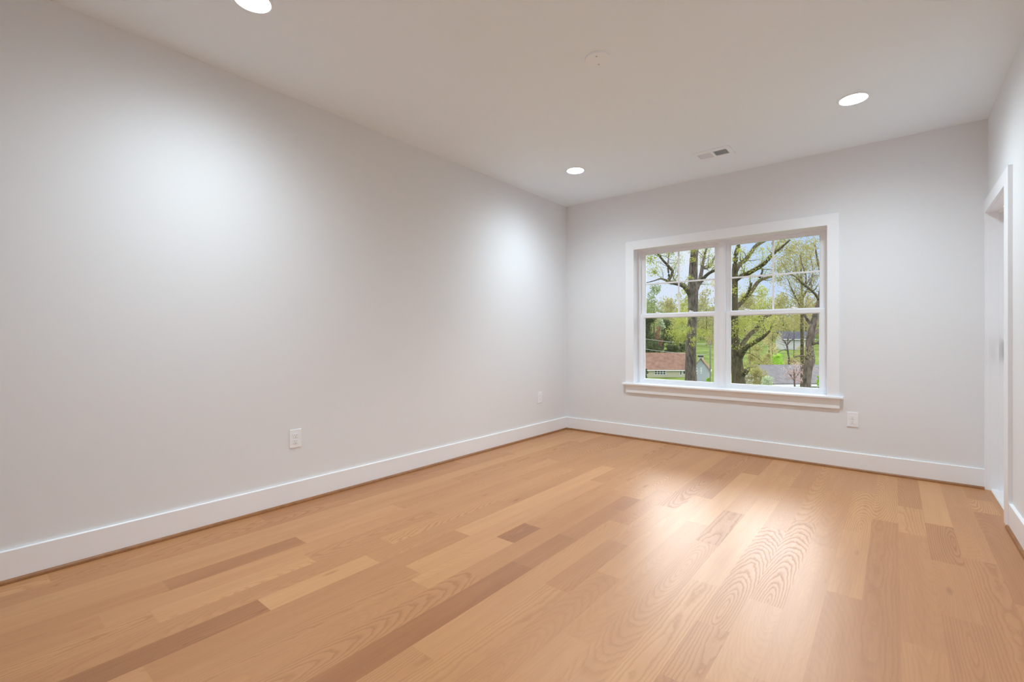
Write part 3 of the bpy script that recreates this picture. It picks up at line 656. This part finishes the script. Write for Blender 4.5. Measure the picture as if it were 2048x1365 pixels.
# background trees: crown of several lumps on a trunk
def crown_tree(px, d, top, bot, wpx, leaf, label, seedv, dens=1.0, ls=None, cat='tree', trunk=True, squash=.85, name=None, group=None):
    random.seed(seedv)
    g = ground(px, 700, d); root = empty(name or ('tree' if cat == 'tree' else 'shrub'), g); tag(root, label, cat, group)
    zt, zb = at(px, top, d).z, max(at(px, bot, d).z, g.z+.05); wid = wpx/FPX*d; h = zt-zb
    L = Leaves(); ls = ls or d*.0032
    nb = 9
    for k in range(nb):
        f = (k+.5)/nb; spread = wid*.5*math.sin(math.pi*(.22+.66*f))
        c = Vector((g.x, g.y, zb+h*f))+RGT*random.uniform(-.62, .62)*spread+FWD*random.uniform(-.5, .5)*spread
        rad = max(.22*wid, spread*.55)*random.uniform(.8, 1.15); rad = min(rad, max(h*.34, .3))
        c.z = max(min(c.z, zt-rad*.7), zb+rad*.6)
        L.blob(c, rad, int(dens*13*(rad/ls)**2)+20, ls, squash, .5)
    L.build('foliage', M[leaf], root)['kind'] = 'stuff'
    if trunk:
        t = Tube(); t.path([g-Vector((0, 0, .3)), g+Vector((0, 0, max(.4, (zb-g.z)*.5+.2))), Vector((g.x, g.y, zb+h*.55))], [max(.12, wid*.035), max(.1, wid*.03), .05], 7, 3); t.build('trunk', M['bark'], root)
    return root
BG = 'trees on the hillside behind the houses'
for i, (px, d, top, bot, w, leaf, lab, dens) in enumerate([
    (1272, 165, 575, 668, 60, 'leaf_green', 'green rounded tree at the left edge of the left window', .9),
    (1308, 172, 566, 655, 52, 'leaf_green', 'broad green tree above the dark evergreens, left panes', .8),
    (1342, 190, 596, 655, 44, 'leaf_olive', 'low olive tree behind the left limb of the forked tree', .9),
    (1365, 200, 578, 650, 40, 'leaf_spring', 'yellow-green tree directly left of the forked trunk', .9),
    (1413, 185, 578, 662, 42, 'leaf_olive', 'olive tree directly right of the forked trunk', .7),
    (1437, 180, 560, 660, 44, 'leaf_tan', 'tan budding tree behind the centre mullion', .7),
    (1490, 190, 585, 660, 60, 'leaf_olive', 'olive-yellow tree behind the leaning mossy limbs', .8),
    (1528, 200, 570, 655, 56, 'leaf_spring', 'yellow-green tree in the middle of the right panes', .7),
    (1566, 190, 585, 665, 56, 'leaf_olive', 'olive tree left of the slender upright trunk', .7),
    (1612, 195, 588, 668, 60, 'leaf_tan', 'pale tan tree behind the crooked tree', .6),
    (1655, 185, 570, 670, 60, 'leaf_green', 'green tree beyond the right edge of the window', .8),
    (1545, 100, 632, 690, 46, 'leaf_olive', 'olive budding tree hanging above the white building', .5),
    (1588, 110, 628, 664, 40, 'leaf_olive', 'olive tree just above the dark roof of the white building', .4),
    (1518, 60, 690, 735, 40, 'leaf_olive', 'olive bush-like tree right of the low leaning limb', .8),
    (1500, 72, 655, 720, 48, 'leaf_olive', 'olive budding tree behind the two low leaning limbs', .5),
    (1538, 82, 660, 722, 40, 'leaf_tan', 'tan budding tree between the low limbs and the white building', .45),
    (1606, 84, 690, 735, 36, 'leaf_olive', 'short olive tree left of the crooked trunk', .5),
    ]):
    crown_tree(px, d, top, bot, w, leaf, lab, 40+i, dens, group=BG)
for i, (px, d, top, bot, w, leaf, lab) in enumerate([
    (1296, 150, 630, 708, 44, 'leaf_dark', 'dark evergreen tree behind the brown roof, at the left pane edge'),
    (1326, 162, 640, 706, 46, 'leaf_dark', 'dark brownish evergreen tree in the middle above the brown roof'),
    (1354, 152, 668, 708, 44, 'leaf_dark', 'low dark evergreen left of the forked trunk'),
    ]):
    crown_tree(px, d, top, bot, w, leaf, lab, 70+i, 3.0, group='dark evergreens above the brown roof')
crown_tree(1319, 143, 652, 694, 20, 'leaf_rust', 'small reddish tree in front of the dark evergreens', 81, .8)
crown_tree(1324, 149, 640, 660, 14, 'leaf_pale', 'pale silvery tree top above the reddish tree', 82, .9)
for i, (px, d, top, bot, w, leaf, lab, dens) in enumerate([
    (1556, 92, 708, 732, 26, 'leaf_bright', 'bright green rounded shrub in front of the lawn, right panes', 1.2),
    (1512, 44, 738, 776, 44, 'leaf_olive', 'large yellow-green shrub right of the leaning tree trunk', 1.2),
    (1538, 42, 752, 782, 40, 'leaf_pale', 'pale silvery shrub in front of the grey roof', .8),
    (1505, 50, 708, 750, 36, 'leaf_olive', 'olive shrub between the low limb and the grey roof', 1.0), (1532, 78, 706, 740, 34, 'leaf_olive', 'olive shrub left of the bright green rounded shrub', .8), (1582, 100, 716, 740, 34, 'leaf_tan', 'tan budding shrub right of the bright green rounded shrub', .8),
    (1418, 100, 755, 775, 12, 'leaf_bright', 'bright green shrub at the foot of the white gabled house', 1.0),
    (1302, 141, 684, 709, 46, 'leaf_dark', 'dark low shrub at left along the ridge of the brown roof', 2.0),
    (1340, 141, 688, 709, 44, 'leaf_dark', 'dark low shrub at right along the ridge of the brown roof', 2.0),
    (1292, 116, 738, 757, 11, 'leaf_dark', 'dark shrub at the left end of the cream house', 1.0),
    (1637, 38, 752, 772, 9, 'leaf_bright', 'small bright green shrub at the lower right pane corner', .8),
    (1600, 120, 712, 736, 34, 'leaf_olive', 'olive shrub on the lawn left of the crooked trunk', .6),
    (1420, 148, 664, 690, 26, 'leaf_tan', 'tan budding shrub beside the utility pole top', .6),
    ]):
    crown_tree(px, d, top, bot, w, leaf, lab, 90+i, dens, cat='shrub', trunk=False)

# far hillside woods nobody could count
random.seed(77)
L = Leaves(); wd = []
for i in range(150):
    d = random.uniform(205, 290); px = random.uniform(1225, 1720)
    top = 590+14*noise.noise(Vector((px*.02, 3, 0)))+random.uniform(-4, 26)
    g = ground(px, 700, d); zt = at(px, top, d).z; rad = random.uniform(2.6, 4.6); z = zt-rad
    while z > g.z-1.0:
        L.blob(Vector((g.x, g.y, z))+RGT*random.uniform(-1.5, 1.5), rad, 46, 1.15, .9, .4); z -= rad*1.25
wroot = empty('woodland', ground(1470, 700, 240)); tag(wroot, 'hazy spring woodland covering the far hillside behind every house', 'woodland', kind='stuff')
# split the leaves between two leaf tints
me_o = L.build('woodland_foliage', M['leaf_wood'], wroot); me_o['kind'] = 'stuff'

# ------------------------------------------------------------------ houses (local x along the facade, y away from the camera)
def house(label, px, d, yaw, x0, x1, depth, eave_px, ridge_px, roof, wall, gable=False, ground_z=None, windows=(), over=.45, chimney=None):
    g = ground(px, 700, d)
    if ground_z is not None: g.z = ground_z
    root = empty('house', g, YAW+yaw); tag(root, label, 'house')
    k = d/FPX; X0, X1 = (x0-px)*k, (x1-px)*k; ez = at(px, eave_px, d).z-g.z; rz = at(px, ridge_px, d+(0 if gable else depth/2)).z-g.z
    bm = bmesh.new()
    if gable:
        xm = (X0+X1)/2; prism(bm, [(X0, -.6), (X1, -.6), (X1, ez), (xm, rz), (X0, ez)], 1, 0, depth)
    else:
        prism(bm, [(0, -.6), (depth, -.6), (depth, ez), (depth/2, rz), (0, ez)], 0, X0, X1)
    frombm('wall', bm, M[wall], root)
    bm = bmesh.new(); th = .16
    if gable:
        s = (rz-ez)/(X1-xm)
        for sg in (-1, 1):
            e = xm+sg*((X1-xm)+over); zz = ez-s*over
            prism(bm, [(xm, rz+.02), (e, zz+.02), (e, zz+.02+th), (xm, rz+.02+th)], 1, -over, depth+over)
    else:
        s = (rz-ez)/(depth/2)
        for (ye, sg) in ((-over, 1), (depth+over, -1)):
            zz = ez-s*over; prism(bm, [(ye, zz+.02), (depth/2, rz+.02), (depth/2, rz+.02+th), (ye, zz+.02+th)], 0, X0-over, X1+over)
    frombm('roof', bm, M[roof], root)
    bm = bmesh.new()
    if gable:
        for sg in (-1, 1):
            e = xm+sg*((X1-xm)+over); box(bm, (min(e, e+sg*.1), -over, ez-s*over-.12), (max(e, e+sg*.1), depth+over, ez-s*over+.06))
    else: box(bm, (X0-over, -over-.12, ez-s*over-.16), (X1+over, -over, ez-s*over+.05))
    frombm('gutter', bm, M['gutter'], root)
    for (wx0, wx1, wy0, wy1, nx, nz) in windows:
        a, b = (wx0-px)*k, (wx1-px)*k; zt, zb = at(px, wy0, d).z-g.z, at(px, wy1, d).z-g.z; f = .09
        bm = bmesh.new(); box(bm, (a, -.06, zb), (a+f, .02, zt)); box(bm, (b-f, -.06, zb), (b, .02, zt)); box(bm, (a+f, -.06, zb), (b-f, .02, zb+f)); box(bm, (a+f, -.06, zt-f), (b-f, .02, zt))
        for i in range(1, nx): c = a+(b-a)*i/nx; box(bm, (c-.05, -.05, zb+f), (c+.05, .0, zt-f))
        for i in range(1, nz): c = zb+(zt-zb)*i/nz; box(bm, (a+f, -.045, c-.05), (b-f, .0, c+.05))
        w = frombm('window', bm, M['wframe'], root)
        bm = bmesh.new(); box(bm, (a+f, -.03, zb+f), (b-f, -.004, zt-f)); frombm('pane', bm, M['hwin'], w)
    if chimney:
        cx, cw, ct = chimney; a = (cx-px)*k; zt = at(px, ct, d).z-g.z
        bm = bmesh.new(); box(bm, (a-cw/2, depth*.3, rz-.6), (a+cw/2, depth*.3+cw, zt)); c = frombm('chimney', bm, M['whiteside'], root)
        bm = bmesh.new(); box(bm, (a-cw/2-.1, depth*.3-.1, zt), (a+cw/2+.1, depth*.3+cw+.1, zt+.35)); frombm('chimney_cap', bm, M['black'], c)
    return root
house('long low cream house with a brown shingled roof, lower left panes', 1330, 122, -.05, 1268, 1378, 9.0, 738.5, 707, 'roof_brown', 'cream',
      windows=((1309, 1331.5, 737.5, 750, 4, 3), (1359, 1363, 739, 751, 1, 1), (1365, 1370, 741, 749, 1, 1), (1288, 1294, 740, 753, 1, 2)), over=.35)
house('pale grey gabled house with a black chimney cap, right of the forked trunk', 1400, 106, -.42, 1386, 1417, 6.0, 739, 718, 'roof_brown', 'bluewhite', True,
      windows=((1392.5, 1395.5, 737, 748, 1, 2), (1401, 1403.5, 736, 748, 1, 2)), over=.3, chimney=(1400.5, 1.0, 715))
house('grey-roofed low house across the bottom of the right panes', 1600, 52, .05, 1545, 1700, 7.5, 767, 733, 'roof_grey', 'whiteside', windows=((1560, 1572, 769.5, 781, 1, 1), (1632, 1636, 769, 785, 1, 1)), over=.35)
house('distant white building with a dark roof behind the thin bare tree', 1588, 165, .0, 1566, 1624, 4.5, 675, 664, 'roof_dark', 'whiteside', over=.8)

# ------------------------------------------------------------------ utility pole and wires
pb = ground(1420.5, 700, 62); up = empty('utility_pole', pb); tag(up, 'thin dark utility pole just left of the centre mullion', 'utility pole')
t = Tube(); tp = at(1420.5, 682, 62); t.path([pb-Vector((0, 0, .3)), pb.lerp(tp, .5), tp], [.10, .09, .08], 10, 2); t.build('pole', M['pole'], up)
bm = bmesh.new(); zc = tp.z-pb.z-.5; box(bm, (-.9, -.06, zc), (.9, .06, zc+.12)); o = frombm('crossarm', bm, M['pole'], up); o.rotation_euler = (0, 0, YAW+1.2)
for (ya, yb, dz, lab) in ((668, 689, 0, 'upper pale wire crossing the lower left pane'), (688, 710, 0, 'lower pale wire just above the brown roof')):
    pts = []
    for i in range(13):
        f = i/12; p = at(1232, ya, 66).lerp(at(1414.5, yb, 61.5), f); p.z -= .55*4*f*(1-f)*.5; pts.append(p)
    w = empty('power_line', pts[-1]); tag(w, lab, 'wire', 'power lines')
    t = Tube(); t.path(pts, [.022]*13, 5, 1); t.build('wire', M['wire'], w)
